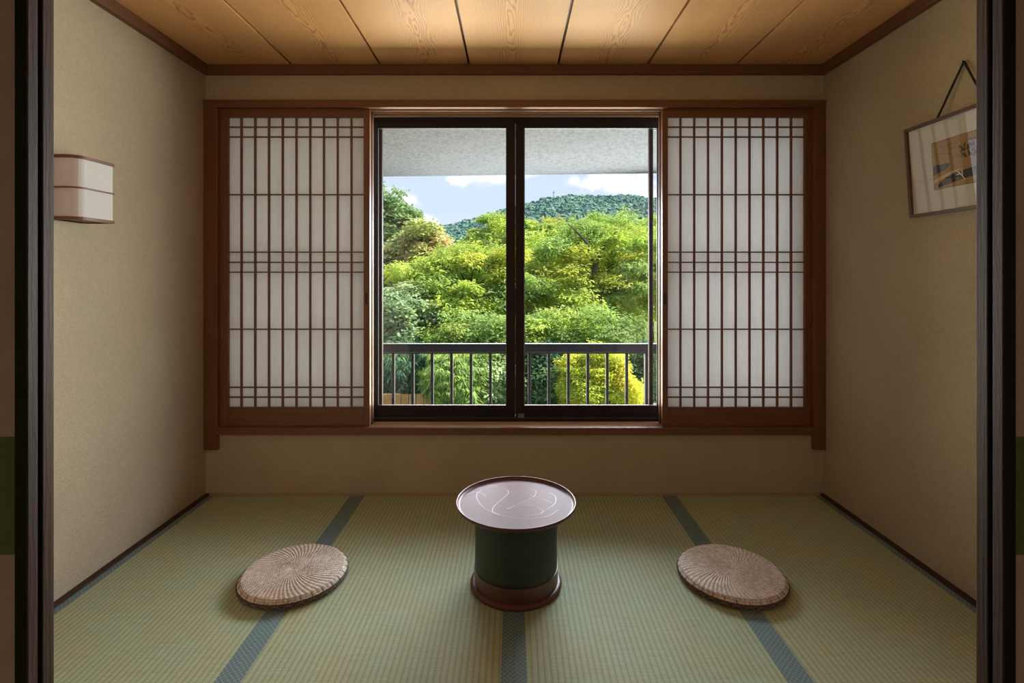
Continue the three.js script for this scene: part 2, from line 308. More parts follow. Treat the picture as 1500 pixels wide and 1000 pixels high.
// ------------------------------------------------------------------ sliding doors between this room and the one the camera stands in
const texFusuma = tex(512, 512, (u, v) => { const f = fbm(u * 20, v * 20, 4, 20, 20, 3), k = 0.93 + 0.14 * (f - 0.5) + 0.05 * (vn(u * 220, v * 220, 220, 220, 6) - 0.5); return [k, k, k]; });
const mFusuma = std({ color: lin(0.74, 0.49, 0.42), map: texFusuma, roughness: 0.9 }), mBand = std({ color: lin(0.20, 0.22, 0.075), map: texFusuma, roughness: 0.9 });
function fusuma(n, label, xe, side, z0, z1) {             // xe: the edge that faces the opening; side: -1 stands to the left of it
  const d = structGroup('door_' + n, label), xo = xe + side * 0.75, w = 0.0256, lo = Math.min(xe, xo), hi = Math.max(xe, xo), y0 = 0.004, y1 = 2.0;
  mesh('stile', box(Math.min(xe, xe + side * w), Math.max(xe, xe + side * w), y0, y1, z0, z1, 'y', 0.0025), mDark, d);
  mesh('stile', box(Math.min(xo, xo - side * w), Math.max(xo, xo - side * w), y0, y1, z0, z1, 'y', 0.0025), mDark, d);
  mesh('top_rail', box(lo + w, hi - w, y1 - 0.03, y1, z0 + 0.001, z1 - 0.001, 'x', 0.002), mDark, d); mesh('bottom_rail', box(lo + w, hi - w, y0, y0 + 0.03, z0 + 0.001, z1 - 0.001, 'x', 0.002), mDark, d);
  mesh('panel', box(lo + w, hi - w, y0 + 0.03, y1 - 0.03, z0 + 0.005, z1 - 0.004, 'x', 0), mFusuma, d);
  mesh('painted_band', box(lo + w, hi - w, 0.693, 0.94, z1 - 0.006, z1 - 0.0035, 'x', 0), mBand, d).userData.label = 'olive green paper band';
  const lac = mesh('lacquer_edge', box(Math.min(xe + side * 0.001, xe + side * (w + 0.001)), Math.max(xe + side * 0.001, xe + side * (w + 0.001)), y0, y1, z1 - 0.003, z1 + 0.0005, 'y', 0.001), mLacquer, d);
  lac.userData.label = 'black lacquered edge strip';
}
fusuma(1, 'pinkish brown sliding door with olive band on the lamp side', -1.0095, -1, -1.091, -1.0665);
fusuma(2, 'sliding door stacked behind the banded door on the lamp side', -1.0095, -1, -1.1295, -1.1013);
fusuma(3, 'pinkish brown sliding door with olive band on the picture side', 1.0230, 1, -1.091, -1.0665);
fusuma(4, 'sliding door stacked behind the banded door on the picture side', 1.0230, 1, -1.1295, -1.1013);
struct('trim_9', box(XL, XR, 2.0, 2.06, -1.14, -1.03, 'x', 0.003), mDark, 'dark head rail above the sliding doors');
struct('wall_front', box(XL, XR, 2.06, 2.62, -1.12, -1.05, 'x', 0), mPlaster, 'plaster strip above the sliding doors');
// the room behind the camera
struct('floor_rear', box(XL, XR, -0.03, 0, -1.088, 3.0, 'x', 0), mRush[1], 'tatami floor of the adjoining room');
struct('ceiling_rear', box(XL, XR, 2.5, 2.62, -1.05, 3.0, 'x', 0), std({ color: lin(0.5, 0.32, 0.17), roughness: 0.7 }), 'ceiling of the adjoining room');
struct('wall_rear', box(XL - 0.14, XR + 0.14, -0.3, 2.7, 3.0, 3.14, 'x', 0), mPlasterDull, 'far wall of the adjoining room');

{ // unseen lamp added behind the camera to light the door faces
  const l = thing('added_ceiling_lamp', 'square ceiling lamp added behind the camera to light the doors', 'lamp', [0, 2.5, 0.35]), lampGlow = std({ color: lin(0.8, 0.78, 0.72), emissive: lin(1.0, 0.86, 0.68), emissiveIntensity: 1.6, roughness: 0.8 });
  mesh('diffuser', box(-0.24, 0.24, -0.12, -0.01, -0.24, 0.24, 'x', 0.01), lampGlow, l);
  mesh('lamp_frame', merge([box(-0.26, 0.26, -0.135, 0, -0.26, -0.241, 'x', 0.002), box(-0.26, 0.26, -0.135, 0, 0.241, 0.26, 'x', 0.002), box(-0.26, -0.241, -0.135, 0, -0.24, 0.24, 'z', 0.002), box(0.241, 0.26, -0.135, 0, -0.24, 0.24, 'z', 0.002)]), mRed, l);
  const light = new THREE.RectAreaLight(lin(1.0, 0.84, 0.66), REAR_FILL, 0.46, 0.46); light.name = 'added_ceiling_lamp_light'; light.position.set(0, 2.36, 0.35); light.lookAt(0, 0, 0.35); scene.add(light);
}
// ------------------------------------------------------------------ low round table
{
  const t = thing('low_round_table', 'low round table with red-brown lacquer tray top and dark green drum', 'table', [0.0165, 0, -2.122]);
  const lathe = (pts, n = 128) => new THREE.LatheGeometry(pts.map(([r, y]) => new THREE.Vector2(r, y)), n);
  const mTray = phys({ color: lin(0.135, 0.040, 0.042), roughness: 0.4, clearcoat: 0.15, clearcoatRoughness: 0.25, specularIntensity: 0.6 });
  const mTop = phys({ color: lin(0.15, 0.062, 0.085), roughness: 0.46, specularIntensity: 0.2, specularColor: lin(0.86, 0.84, 1.0) });
  const texDrum = tex(512, 256, (u, v) => { const k = 0.75 + 0.5 * fbm(u * 60, v * 40, 3, 60, 40, 3); return [k, k, k]; });
  const mDrum = std({ color: lin(0.035, 0.050, 0.034), map: texDrum, roughness: 0.5 });
  const texBand = tex(512, 128, (u, v) => { const k = 0.7 + 0.6 * fbm(u * 50, v * 8, 3, 50, 8, 5); return [k, k, k]; });
  const mBandW = phys({ color: lin(0.135, 0.052, 0.038), map: texBand, roughness: 0.4, clearcoat: 0.3, clearcoatRoughness: 0.3 });
  const tray = mesh('tray', lathe([[0.168, 0.318], [0.205, 0.320], [0.232, 0.3245], [0.2405, 0.328], [0.2452, 0.334], [0.2470, 0.340], [0.2470, 0.3438], [0.2456, 0.3452], [0.2432, 0.3452], [0.2412, 0.3440], [0.2390, 0.3375], [0.2360, 0.3345], [0.2310, 0.3335]], 160), mTray, t);
  const top = mesh('tray_surface', lathe([[0.2312, 0.3335], [0.15, 0.3335], [0.07, 0.3335], [0.0005, 0.3335]].reverse().reverse(), 96), mTop, tray);
  top.geometry.computeVertexNormals();
  { const n = top.geometry.attributes.normal; for (let i = 0; i < n.count; i++) n.setXYZ(i, 0, 1, 0); }
  const mLine = phys({ color: lin(0.58, 0.48, 0.54), roughness: 0.4, specularIntensity: 0.5 });
  const arc = (pts) => { const g = tube(pts.map(([x, z]) => V(x * 1.42, 0, z * 1.42 + 0.004)), 0.0016, 64, 8); g.scale(1, 0.22, 1); g.translate(0, 0.3337, 0); return g; };
  const lines = [ // sweeping single-line drawing cut into the lacquer
    [[-0.105, -0.088], [-0.118, -0.062], [-0.112, -0.015], [-0.085, 0.040], [-0.035, 0.082], [0.030, 0.098], [0.085, 0.085], [0.12, 0.045]],
    [[-0.105, -0.088], [-0.07, -0.105], [-0.035, -0.098], [-0.022, -0.070], [-0.038, -0.030], [-0.062, 0.020], [-0.066, 0.055], [-0.045, 0.075]],
    [[-0.022, -0.070], [0.03, -0.055], [0.075, -0.028], [0.105, 0.005]],
    [[-0.028, 0.040], [0.010, 0.005], [0.055, -0.045], [0.060, -0.085], [0.035, -0.105]],
    [[-0.028, 0.040], [0.015, 0.022], [0.050, 0.025], [0.075, 0.048], [0.068, 0.068]],
    [[0.102, -0.070], [0.118, -0.040], [0.112, 0.005], [0.085, 0.045], [0.068, 0.068], [0.02, 0.085]],
    [[-0.148, -0.055], [-0.125, -0.072], [-0.105, -0.065], [-0.09, -0.045]],
    [[-0.118, -0.100], [-0.085, -0.120], [-0.05, -0.122]],
  ];
  for (const l of lines) mesh('incised_line', arc(l), mLine, tray);
  mesh('drum', lathe([[0.155, 0.319], [0.168, 0.316], [0.1695, 0.300], [0.1690, 0.18], [0.1695, 0.10], [0.1700, 0.0775], [0.160, 0.0765]]), mDrum, t);
  mesh('lower_band', lathe([[0.160, 0.0775], [0.1715, 0.0770], [0.1725, 0.0740], [0.1725, 0.010], [0.166, 0.004]]), mBandW, t);
  mesh('base_ring', lathe([[0.165, 0.0215], [0.1735, 0.0220], [0.1800, 0.0205], [0.1860, 0.0165], [0.1888, 0.0105], [0.1878, 0.0040], [0.1840, 0.0], [0.165, 0.0]]), mTray, t);
}

// ------------------------------------------------------------------ round woven floor cushions
{
  const R = 0.214, T = 0.036, NR = 132, NA = 480, pos = [], col = [], idx = [];
  const prof = (q) => { // q 0..1 over the top to the rolled edge
    return T + 0.006 * (1 - q * q) - 0.0035 * Math.exp(-((q / 0.10) ** 2)) - 0.012 * Math.pow(sm(q, 0.91, 1.0), 1.6);
  };
  for (let i = 0; i <= NR; i++) for (let j = 0; j < NA; j++) {
    const q = i / NR, r = Math.max(q * R, 0.0003), a = (j / NA) * 2 * Math.PI, coil = (r / 0.0062 + a / (2 * Math.PI)), t = coil - Math.floor(coil), ring = Math.floor(coil);
    const strands = Math.max(10, Math.round(ring * 6.5)), tw = Math.sin(strands * a + t * 5.5), wheel = Math.sin(64 * a + 26 * q + 1.2 * Math.sin(3 * a));
    const rel = 0.0017 * (Math.sin(Math.PI * t) - 0.5) + 0.0005 * tw + 0.0007 * wheel * sm(q, 0.05, 0.3);
    pos.push(Math.cos(a) * r, prof(q) + rel, Math.sin(a) * r);
    const n = fbm(a * 9, q * 14, 3, 0, 0, 6), f = hash(Math.floor(a * strands / 6.283), ring, 9), k = (0.52 + 0.42 * Math.sin(Math.PI * t) + 0.10 * wheel) * (0.72 + 0.35 * f) * (0.75 + 0.5 * n);
    col.push(0.84 * k, 0.69 * k, 0.575 * k);
  }
  for (let i = 0; i < NR; i++) for (let j = 0; j < NA; j++) { const a = i * NA + j, b = i * NA + (j + 1) % NA, c = a + NA, e = b + NA; idx.push(a, b, c, b, e, c); }
  const top = new THREE.BufferGeometry(); top.setAttribute('position', new THREE.Float32BufferAttribute(pos, 3)); top.setAttribute('color', new THREE.Float32BufferAttribute(col, 3)); top.setIndex(idx); top.computeVertexNormals();
  const pts = [[R - 0.0005, T - 0.0125], [R + 0.0030, T - 0.0150], [R + 0.0042, T - 0.0195], [R + 0.0030, 0.0075], [R - 0.001, 0.0020], [R - 0.006, 0.0], [0.001, 0.0]];
  const side = new THREE.LatheGeometry(pts.map(([r, y]) => new THREE.Vector2(r, y)), 128);
  const mTopW = std({ vertexColors: true, roughness: 0.62 }), texSide = tex(1024, 64, (u, v) => { const k = 0.6 + 0.7 * vn(u * 300, v * 8, 300, 8, 3); return [k, k, k]; });
  const mSide = std({ color: lin(0.105, 0.066, 0.05), map: texSide, roughness: 0.8 }), mThread = std({ color: lin(0.33, 0.25, 0.19), roughness: 0.7 }), mThreadDark = std({ color: lin(0.035, 0.022, 0.018), roughness: 0.7 });
  const zig = (n, up) => { const g = []; for (let i = 0; i < n; i++) { const a = (i / n) * 2 * Math.PI, b = ((i + 0.5) / n) * 2 * Math.PI, c = ((i + 1) / n) * 2 * Math.PI; const P = (ang, r, y) => V(Math.cos(ang) * r, y, Math.sin(ang) * r);
    if (up) g.push(tube([P(a, R - 0.012, T - 0.0015), P(a, R - 0.003, T - 0.0085), P(a, R + 0.0030, T - 0.0145), P(a, R + 0.0046, T - 0.018)], 0.0011, 8, 5));
    else { g.push(tube([P(a, R + 0.0046, T - 0.018), P((a + b) / 2, R + 0.0046, 0.0135), P(b, R + 0.001, 0.003)], 0.0009, 6, 5)); g.push(tube([P(b, R + 0.001, 0.003), P((b + c) / 2, R + 0.0046, 0.0135), P(c, R + 0.0046, T - 0.018)], 0.0009, 6, 5)); } } return merge(g); };
  const ring = new THREE.TorusGeometry(R - 0.0005, 0.0018, 6, 128); ring.rotateX(Math.PI / 2); ring.translate(0, 0.0028, 0);
  const zl = zig(30, false), zu = zig(30, true);
  const make = (label, x, z, turn) => {
    const c = thing('floor_cushion', label, 'cushion', [x, 0.0015, z], 'round woven rush floor cushions'); c.rotation.y = turn;
    mesh('woven_top', top, mTopW, c); mesh('side_band', side, mSide, c).userData.label = 'dark brown plaited side';
    mesh('lacing', zl, mThread, c).userData.label = 'pale zigzag lacing'; mesh('top_stitching', zu, mThreadDark, c); mesh('hem_cord', ring, mThread, c);
  };
  make('round woven straw floor cushion beside the table, toward the lamp wall', -0.916, -2.155, 0.4);
  make('round woven straw floor cushion beside the table, toward the picture wall', 0.922, -2.153, 2.1);
}

// ------------------------------------------------------------------ paper wall lamp, switched off
{
  const L = thing('wall_lamp', 'white paper wall lamp with brown wooden bands on plaster wall', 'lamp', [XL, 1.49, -2.055]);
  const dep = 0.108, z0 = -0.095, z1 = 0.085;               // far and near ends along the wall
  const plan = (o, rn) => { const s = new THREE.Shape(), d = dep + o, a = z0 - o, b = z1 + o; // x out from the wall, y along it
    s.moveTo(0, a); s.lineTo(d - 0.006, a); s.quadraticCurveTo(d, a, d, a + 0.006); s.lineTo(d, b - rn); s.absarc(d - rn, b - rn, rn, 0, Math.PI / 2, false); s.lineTo(0, b); s.closePath(); return s; };
  const slab = (o, y0, y1, hole) => { const s = plan(o, 0.042 + o); if (hole) s.holes.push(new THREE.Path(plan(-hole, 0.042 - hole).getPoints(16).reverse())); const g = new THREE.ExtrudeGeometry(s, { depth: y1 - y0, bevelEnabled: false, curveSegments: 20 }); g.rotateX(Math.PI / 2); g.translate(0, y1, 0); return toCreasedNormals(g, 0.6); };
  const texLW = texRed.clone(); texLW.repeat.set(3, 3); texLW.needsUpdate = true;
  const mLampWood = std({ map: texLW, color: lin(1.0, 0.95, 0.95), roughness: 0.5 }), mShade = phys({ color: lin(0.80, 0.78, 0.77), roughness: 1, transmission: 0.25, thickness: 0, specularIntensity: 0.2 });
  const pts = plan(0, 0.042).getPoints(20), p = [], id = [], H = 0.25;
  for (const q of pts) { p.push(q.x, 0.006, q.y, q.x, H - 0.006, q.y); }
  for (let i = 0; i < pts.length - 1; i++) id.push(i * 2, i * 2 + 1, i * 2 + 2, i * 2 + 1, i * 2 + 3, i * 2 + 2);
  let sh = new THREE.BufferGeometry(); sh.setAttribute('position', new THREE.Float32BufferAttribute(p, 3)); sh.setIndex(id); sh = toCreasedNormals(sh, 0.7);
  mesh('shade', sh, mShade, L);
  mesh('top_band', slab(0.005, H - 0.012, H, 0.012), mLampWood, L); mesh('middle_band', slab(0.005, 0.122, 0.1275, 0.002), mLampWood, L); mesh('bottom_band', slab(0.005, 0, 0.012, 0.012), mLampWood, L);
  mesh('bottom_board', slab(-0.004, 0.004, 0.010), mLampWood, L); mesh('back_plate', box(0, 0.006, 0.012, H - 0.012, z0 + 0.01, z1 - 0.01, 'y', 0.001), mLampWood, L);
}

// ------------------------------------------------------------------ framed picture hung from a cord
{
  const P = thing('framed_picture', 'framed landscape print with white mount hung by black cord on plaster wall', 'picture', [XR, 1.533, -2.045]);
  const body = new THREE.Group(); body.name = 'picture_body'; P.add(body);
  // own axes: x out of the wall, y up, z along the wall; top leans into the room
  body.rotation.z = -Math.PI / 2 * 0; body.position.set(-0.001, 0, 0);
  const lean = Math.asin(0.026 / 0.398), Hh = 0.398, Wd = 0.534, fw = 0.014;
  const out = new THREE.Matrix4().makeRotationZ(lean);
  const put = (g) => g.applyMatrix4(out);
  const mFrame = std({ map: texRed, color: lin(0.62, 0.58, 0.58), roughness: 0.45 });
  P.remove(body);
  const b = (x0, x1, y0, y1, z0, z1, gr) => put(box(x0, x1, y0, y1, z0, z1, gr, 0.0015));
  mesh('frame_side', b(-0.020, -0.001, 0, Hh, -Wd / 2, -Wd / 2 + fw, 'y'), mFrame, P); mesh('frame_side', b(-0.020, -0.001, 0, Hh, Wd / 2 - fw, Wd / 2, 'y'), mFrame, P);
  mesh('frame_side', b(-0.020, -0.001, 0, fw, -Wd / 2 + fw, Wd / 2 - fw, 'z'), mFrame, P); mesh('frame_side', b(-0.020, -0.001, Hh - fw, Hh, -Wd / 2 + fw, Wd / 2 - fw, 'z'), mFrame, P);
  mesh('mount', put(box(-0.008, -0.004, fw - 0.003, Hh - fw + 0.003, -Wd / 2 + fw - 0.003, Wd / 2 - fw + 0.003, 'z', 0)), std({ color: lin(0.62, 0.58, 0.50), roughness: 0.9 }), P);
  // the print: tan paper, grey hills, drifting cloud lines and a bare branch
  const cv = document.createElement('canvas'); cv.width = 384; cv.height = 288; const c = cv.getContext('2d');
  c.fillStyle = '#a5834f'; c.fillRect(0, 0, 384, 288);
  for (let i = 0; i < 1500; i++) { c.fillStyle = `rgba(${rnd() < 0.5 ? '90,60,30' : '225,190,135'},0.10)`; c.fillRect(rnd() * 384, rnd() * 288, 3 + rnd() * 14, 1 + rnd() * 2); }
  c.fillStyle = '#454740'; c.beginPath(); c.moveTo(0, 150); c.bezierCurveTo(30, 128, 60, 150, 95, 140); c.bezierCurveTo(120, 138, 130, 160, 100, 172); c.bezierCurveTo(70, 190, 30, 185, 0, 205); c.fill();
  c.fillStyle = '#3b3d38'; c.beginPath(); c.moveTo(30, 262); c.bezierCurveTo(80, 225, 120, 200, 180, 208); c.bezierCurveTo(240, 200, 300, 190, 384, 215); c.lineTo(384, 250); c.bezierCurveTo(280, 235, 160, 262, 30, 276); c.fill();
  c.strokeStyle = 'rgba(95,62,30,0.8)'; c.lineWidth = 2.5; for (let i = 0; i < 22; i++) { const x = 10 + rnd() * 330, y = 25 + rnd() * 105; c.beginPath(); c.moveTo(x, y); c.bezierCurveTo(x + 15, y - 14, x + 25, y + 8, x + 45, y - 4); c.stroke(); }
  c.fillStyle = 'rgba(58,56,40,0.85)'; for (let i = 0; i < 60; i++) { c.beginPath(); c.ellipse(190 + rnd() * 110, 70 + rnd() * 70 - rnd() * 20, 3 + rnd() * 9, 2 + rnd() * 4, rnd() * 3, 0, 7); c.fill(); }
  c.strokeStyle = '#efe2c4'; c.lineWidth = 5; c.beginPath(); c.moveTo(215, 262); c.quadraticCurveTo(190, 225, 168, 205); c.moveTo(198, 238); c.lineTo(196, 200); c.moveTo(184, 220); c.lineTo(160, 224); c.stroke();
  c.fillStyle = 'rgba(225,190,135,0.7)'; c.beginPath(); c.moveTo(0, 225); c.bezierCurveTo(70, 205, 140, 195, 200, 190); c.bezierCurveTo(150, 210, 80, 225, 0, 250); c.fill();
  c.strokeStyle = '#5a4428'; c.lineWidth = 6; c.strokeRect(0, 0, 384, 288);
  const ct = new THREE.CanvasTexture(cv); ct.colorSpace = THREE.SRGBColorSpace;
  const pg = new THREE.PlaneGeometry(0.27, 0.20); pg.rotateY(-Math.PI / 2); pg.translate(-0.0085, 0.203, 0); put(pg);
  mesh('print', pg, std({ map: ct, roughness: 0.8 }), P);
  const gg = new THREE.PlaneGeometry(Wd - 2 * fw + 0.004, Hh - 2 * fw + 0.004); gg.rotateY(-Math.PI / 2); gg.translate(-0.014, Hh / 2, 0); put(gg);
  mesh('glass', gg, phys({ color: 0xffffff, roughness: 0, transmission: 1, thickness: 0, ior: 1.9 }), P);
  const tx = -0.022 - 0.006, apex = V(-0.008, 2.128 - 1.533, 0);
  const cordMat = std({ color: lin(0.012, 0.010, 0.012), roughness: 0.7 });
  for (const s of [-1, 1]) { const end = V(tx + 0.004, Hh - 0.006, s * 0.115); mesh('cord', new THREE.TubeGeometry(new THREE.LineCurve3(apex, end), 4, 0.0042, 8), cordMat, P); }
  mesh('hook', tube([V(0, apex.y - 0.004, 0), V(-0.010, apex.y - 0.004, 0), V(-0.014, apex.y + 0.004, 0)], 0.002, 8, 6), cordMat, P);
}

// ------------------------------------------------------------------ balcony
const texCon = tex(1024, 1024, (u, v) => { const f = vn(u * 90, v * 60, 90, 60, 3), g = fbm(u * 40, v * 26, 3, 40, 26, 7), m = fbm(u * 5, v * 5, 3, 5, 5, 9), pit = sm(fbm(u * 90, v * 90, 2, 90, 90, 13), 0.66, 0.74); const k = (0.82 + 0.9 * (g - 0.5) + 0.6 * (f - 0.5) + 0.22 * (m - 0.5)) * (1 - 0.5 * pit); return [k, k, k]; });
const texConB = tex(512, 512, (u, v) => fbm(u * 60, v * 60, 3, 60, 60, 7), { srgb: false });
for (const t of [texCon, texConB]) t.repeat.set(1 / 0.9, 1 / 0.9);
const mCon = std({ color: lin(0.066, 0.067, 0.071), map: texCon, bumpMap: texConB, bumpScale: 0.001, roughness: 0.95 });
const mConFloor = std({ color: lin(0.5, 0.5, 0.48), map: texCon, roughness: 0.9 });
{
  const s = new THREE.Shape(); s.moveTo(-6, 3.2); s.lineTo(8, 3.2); s.lineTo(8, 4.925 - 0.062 * 8); s.lineTo(-6, 4.925 + 0.062 * 6); s.closePath();
  let g = new THREE.ExtrudeGeometry(s, { depth: 0.16, bevelEnabled: false }); g.rotateX(-Math.PI / 2); g.translate(0, 2.23, 0);
  g = boxUV(g.index ? g.toNonIndexed() : g, 'x', [0, 0]);
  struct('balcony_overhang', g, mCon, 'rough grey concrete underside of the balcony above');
  struct('balcony_floor', box(-6, 8, -0.25, -0.1, -4.4, -3.2, 'x', 0.004), mConFloor, 'concrete balcony floor outside the window');
}
{
  const R = thing('balcony_railing', 'dark metal balcony railing with upright bars outside the window', 'railing', [0, -0.1, -4.2]), sc = 4.2 / 750;
  const mRail = phys({ color: lin(0.010, 0.010, 0.016), roughness: 0.6, specularIntensity: 0.3 });
  mesh('top_rail', box(-5, 7, 0.741, 0.809, -0.03, 0.03, 'x', 0.008), mRail, R);
  mesh('under_bar', box(-5, 7, 0.727, 0.737, -0.012, 0.012, 'x', 0.002), mRail, R);
  mesh('bottom_bar', box(-5, 7, 0.06, 0.085, -0.014, 0.014, 'x', 0.002), mRail, R);
  for (let i = -10; i < 13; i++) { const x = (747 + 28.45 * i - 750) * sc; if (i === 7) continue; mesh('baluster', box(x - 0.0115, x + 0.0115, 0.0845, 0.728, -0.0115, 0.0115, 'y', 0.002), mRail, R); }
  for (const x of [(949.5 - 750) * sc, (949.5 - 750) * sc - 2.55]) mesh('post', box(x - 0.03, x + 0.03, 0, 0.742, -0.024, 0.024, 'y', 0.004), mRail, R);
}

// ------------------------------------------------------------------ garden, trees, hill
const GROUND = -3.6;
const at = (px, py, d) => V((px - 750) / 750 * d, EYE + (401 - py) / 750 * d, -d);   // where a measured direction meets distance d
{
  const g = new THREE.PlaneGeometry(400, 240, 80, 60); g.rotateX(-Math.PI / 2); g.translate(0, 0, -124);
  const p = g.attributes.position; for (let i = 0; i < p.count; i++) { const z = -p.getZ(i), x = p.getX(i); p.setY(i, GROUND + 0.4 * (fbm(x * 0.1, z * 0.1, 3, 0, 0, 5) - 0.5) + Math.max(0, z - 60) * 0.05); }
  g.computeVertexNormals(); const uv = g.attributes.uv; for (let i = 0; i < uv.count; i++) uv.setXY(i, p.getX(i) / 2, p.getZ(i) / 2);
  const tg = tex(512, 512, (u, v) => { const f = fbm(u * 24, v * 24, 4, 24, 24, 3); return mixc([0.05, 0.09, 0.02], [0.16, 0.22, 0.05], f); });
  struct('ground', g, std({ map: tg, roughness: 1 }), 'mossy green garden ground below the balcony');
}
function sprayGeo(n, len, wid, spread, droop, s) {        // a twig end: n leaves fanned out, each folded along its rib
  const p = [], id = [], nm = []; let r = s; const rn = () => { r = (r * 16807 + 11) % 2147483647; return r / 2147483647; };
  for (let i = 0; i < n; i++) {
    const a = (i / n) * 2 * Math.PI + rn() * 0.8, d = spread * (0.15 + 0.85 * rn()), cx = Math.cos(a), cz = Math.sin(a), bx = cx * d, bz = cz * d, by = (rn() - 0.5) * spread * 0.45 - droop * d * 0.6;
    const l = len * (0.7 + 0.6 * rn()), w = wid * (0.7 + 0.6 * rn()), dn = droop * l + (rn() - 0.5) * l * 0.7, tilt = (rn() - 0.5) * w * 1.2, k = p.length / 3;
    const tip = [bx + cx * l, by - dn, bz + cz * l], mid = [bx + cx * l * 0.45, by - dn * 0.4, bz + cz * l * 0.45];
    p.push(bx, by, bz, mid[0] - cz * w, mid[1] + tilt, mid[2] + cx * w, ...tip, mid[0] + cz * w, mid[1] - tilt, mid[2] - cx * w);
    id.push(k, k + 1, k + 2, k, k + 2, k + 3);
  }
  const g = new THREE.BufferGeometry(); g.setAttribute('position', new THREE.Float32BufferAttribute(p, 3)); g.setIndex(id); g.computeVertexNormals(); return g;
}
const mLeaf = phys({ color: 0xffffff, roughness: 0.9, transmission: 0.5, thickness: 0, specularIntensity: 0.35 });
const texBark = tex(256, 256, (u, v) => { const f = fbm(u * 16, v * 5, 4, 16, 5, 3); return mixc([0.022, 0.02, 0.014], [0.075, 0.068, 0.045], f); });
const mBark = std({ map: texBark, roughness: 0.95 });
const SPRAY = { maple: sprayGeo(14, 0.068, 0.018, 0.12, 0.25, 11), broad: sprayGeo(9, 0.10, 0.034, 0.13, 0.35, 23), fine: sprayGeo(12, 0.055, 0.013, 0.09, 0.3, 37), hang: sprayGeo(9, 0.13, 0.018, 0.08, 1.0, 51) };
const MAPLE = [[0.46, 0.58, 0.09], [0.38, 0.54, 0.10], [0.58, 0.62, 0.08], [0.30, 0.45, 0.12]], DEEP = [[0.15, 0.27, 0.12], [0.20, 0.33, 0.13], [0.28, 0.40, 0.15]], OLIVE = [[0.56, 0.55, 0.22], [0.46, 0.54, 0.19], [0.66, 0.55, 0.27], [0.34, 0.42, 0.17]];
const GREY = [[0.36, 0.50, 0.25], [0.46, 0.56, 0.27], [0.28, 0.42, 0.22]], BRIGHT = [[0.62, 0.66, 0.07], [0.52, 0.62, 0.08], [0.70, 0.66, 0.08]], TEAL = [[0.06, 0.17, 0.10], [0.09, 0.22, 0.11], [0.15, 0.29, 0.12]], MID = [[0.36, 0.52, 0.12], [0.44, 0.56, 0.11], [0.28, 0.42, 0.12]];
// one tree or shrub: base on the ground, crown of leafy tiers round c with radii r
function plant(name, label, category, group, c, r, { tiers = 40, per = 130, spray = 'maple', pal = MAPLE, flat = 0.3, tierR = 0.55, size = 1, trunk = 0.09, base = GROUND, limbs = null, fill = 0.55, lean = 0 } = {}) {
  const bx = c.x + lean, t = thing(name, label, category, [bx, base, c.z], group), o = V(bx, base, c.z), cc = c.clone().sub(o), mats = [], cols = [], wood = [];
  const m = new THREE.Matrix4(), q = new THREE.Quaternion(), e = new THREE.Euler();
  const fork = V(cc.x * 0.6, Math.max(0.3, cc.y - r.y * 0.55), 0);
  const trunkTop = V(cc.x, cc.y + r.y * 0.2, cc.z);
  const tops = limbs ? limbs.map((l) => l.map((w) => w.clone().sub(o))) : null;
  if (trunk > 0 && !tops) wood.push([[V(0, -0.1, 0), V(cc.x * 0.2, fork.y * 0.5, 0.05), fork, trunkTop], trunk]);
  if (tops) tops.forEach((l, i) => wood.push([l, i ? trunk * 0.55 : trunk]));
  for (let i = 0; i < tiers; i++) {
    const y = 1 - 2 * (i + 0.5) / tiers, a = i * 2.39996 + rnd() * 0.5, k = (fill + (1 - fill) * Math.sqrt(rnd())) * (rnd() < 0.3 ? 1.22 : 1), s = Math.sqrt(1 - y * y);
    const p = V(cc.x + Math.cos(a) * s * r.x * k, cc.y + y * r.y * (0.7 + 0.42 * rnd()), cc.z + Math.sin(a) * s * r.z * k), tr = tierR * rr(0.45, 1.35), ta = rr(-0.25, 0.25), tb = rr(-0.25, 0.25);
    if (trunk > 0 && i % 4 === 0) { const f = clamp(0.15 + 0.8 * rnd()), st = V().lerpVectors(fork, trunkTop, f); if (p.y > st.y - r.y * 0.6) wood.push([[st, V().lerpVectors(st, p, 0.5).add(V(0, 0.12 * r.y * rnd(), 0)), p], trunk * 0.22]); }
    const base3 = pal[Math.floor(rnd() * pal.length)], tone = rr(0.8, 1.2);
    for (let j = 0; j < per; j++) {
      const aa = rnd() * 6.2832, d = Math.sqrt(rnd()) * tr, dx = Math.cos(aa) * d, dz = Math.sin(aa) * d, dy = (rnd() - 0.5) * tr * flat * 2 - d * d / tr * 0.25;
      e.set(ta + rr(-0.5, 0.5), rnd() * 6.2832, tb + rr(-0.5, 0.5)); q.setFromEuler(e);
      const sz = size * rr(0.7, 1.3); m.compose(V(p.x + dx, p.y + dy + dx * tb - dz * ta, p.z + dz), q, V(sz, sz, sz)); mats.push(m.clone());
      const alt = pal[Math.floor(rnd() * pal.length)], w = rnd() * 0.45, v = tone * rr(0.75, 1.25); cols.push(lin((base3[0] * (1 - w) + alt[0] * w) * v, (base3[1] * (1 - w) + alt[1] * w) * v, (base3[2] * (1 - w) + alt[2] * w) * v));
    }
  }
  if (wood.length) mesh('branches', merge(wood.map(([pts, rad]) => taper(pts, rad))), mBark, t);
  const im = new THREE.InstancedMesh(SPRAY[spray], mLeaf, mats.length); im.name = 'foliage'; im.castShadow = im.receiveShadow = true; im.userData.kind = 'stuff';
  mats.forEach((x, i) => { im.setMatrixAt(i, x); im.setColorAt(i, cols[i]); }); t.add(im);
  return t;
}
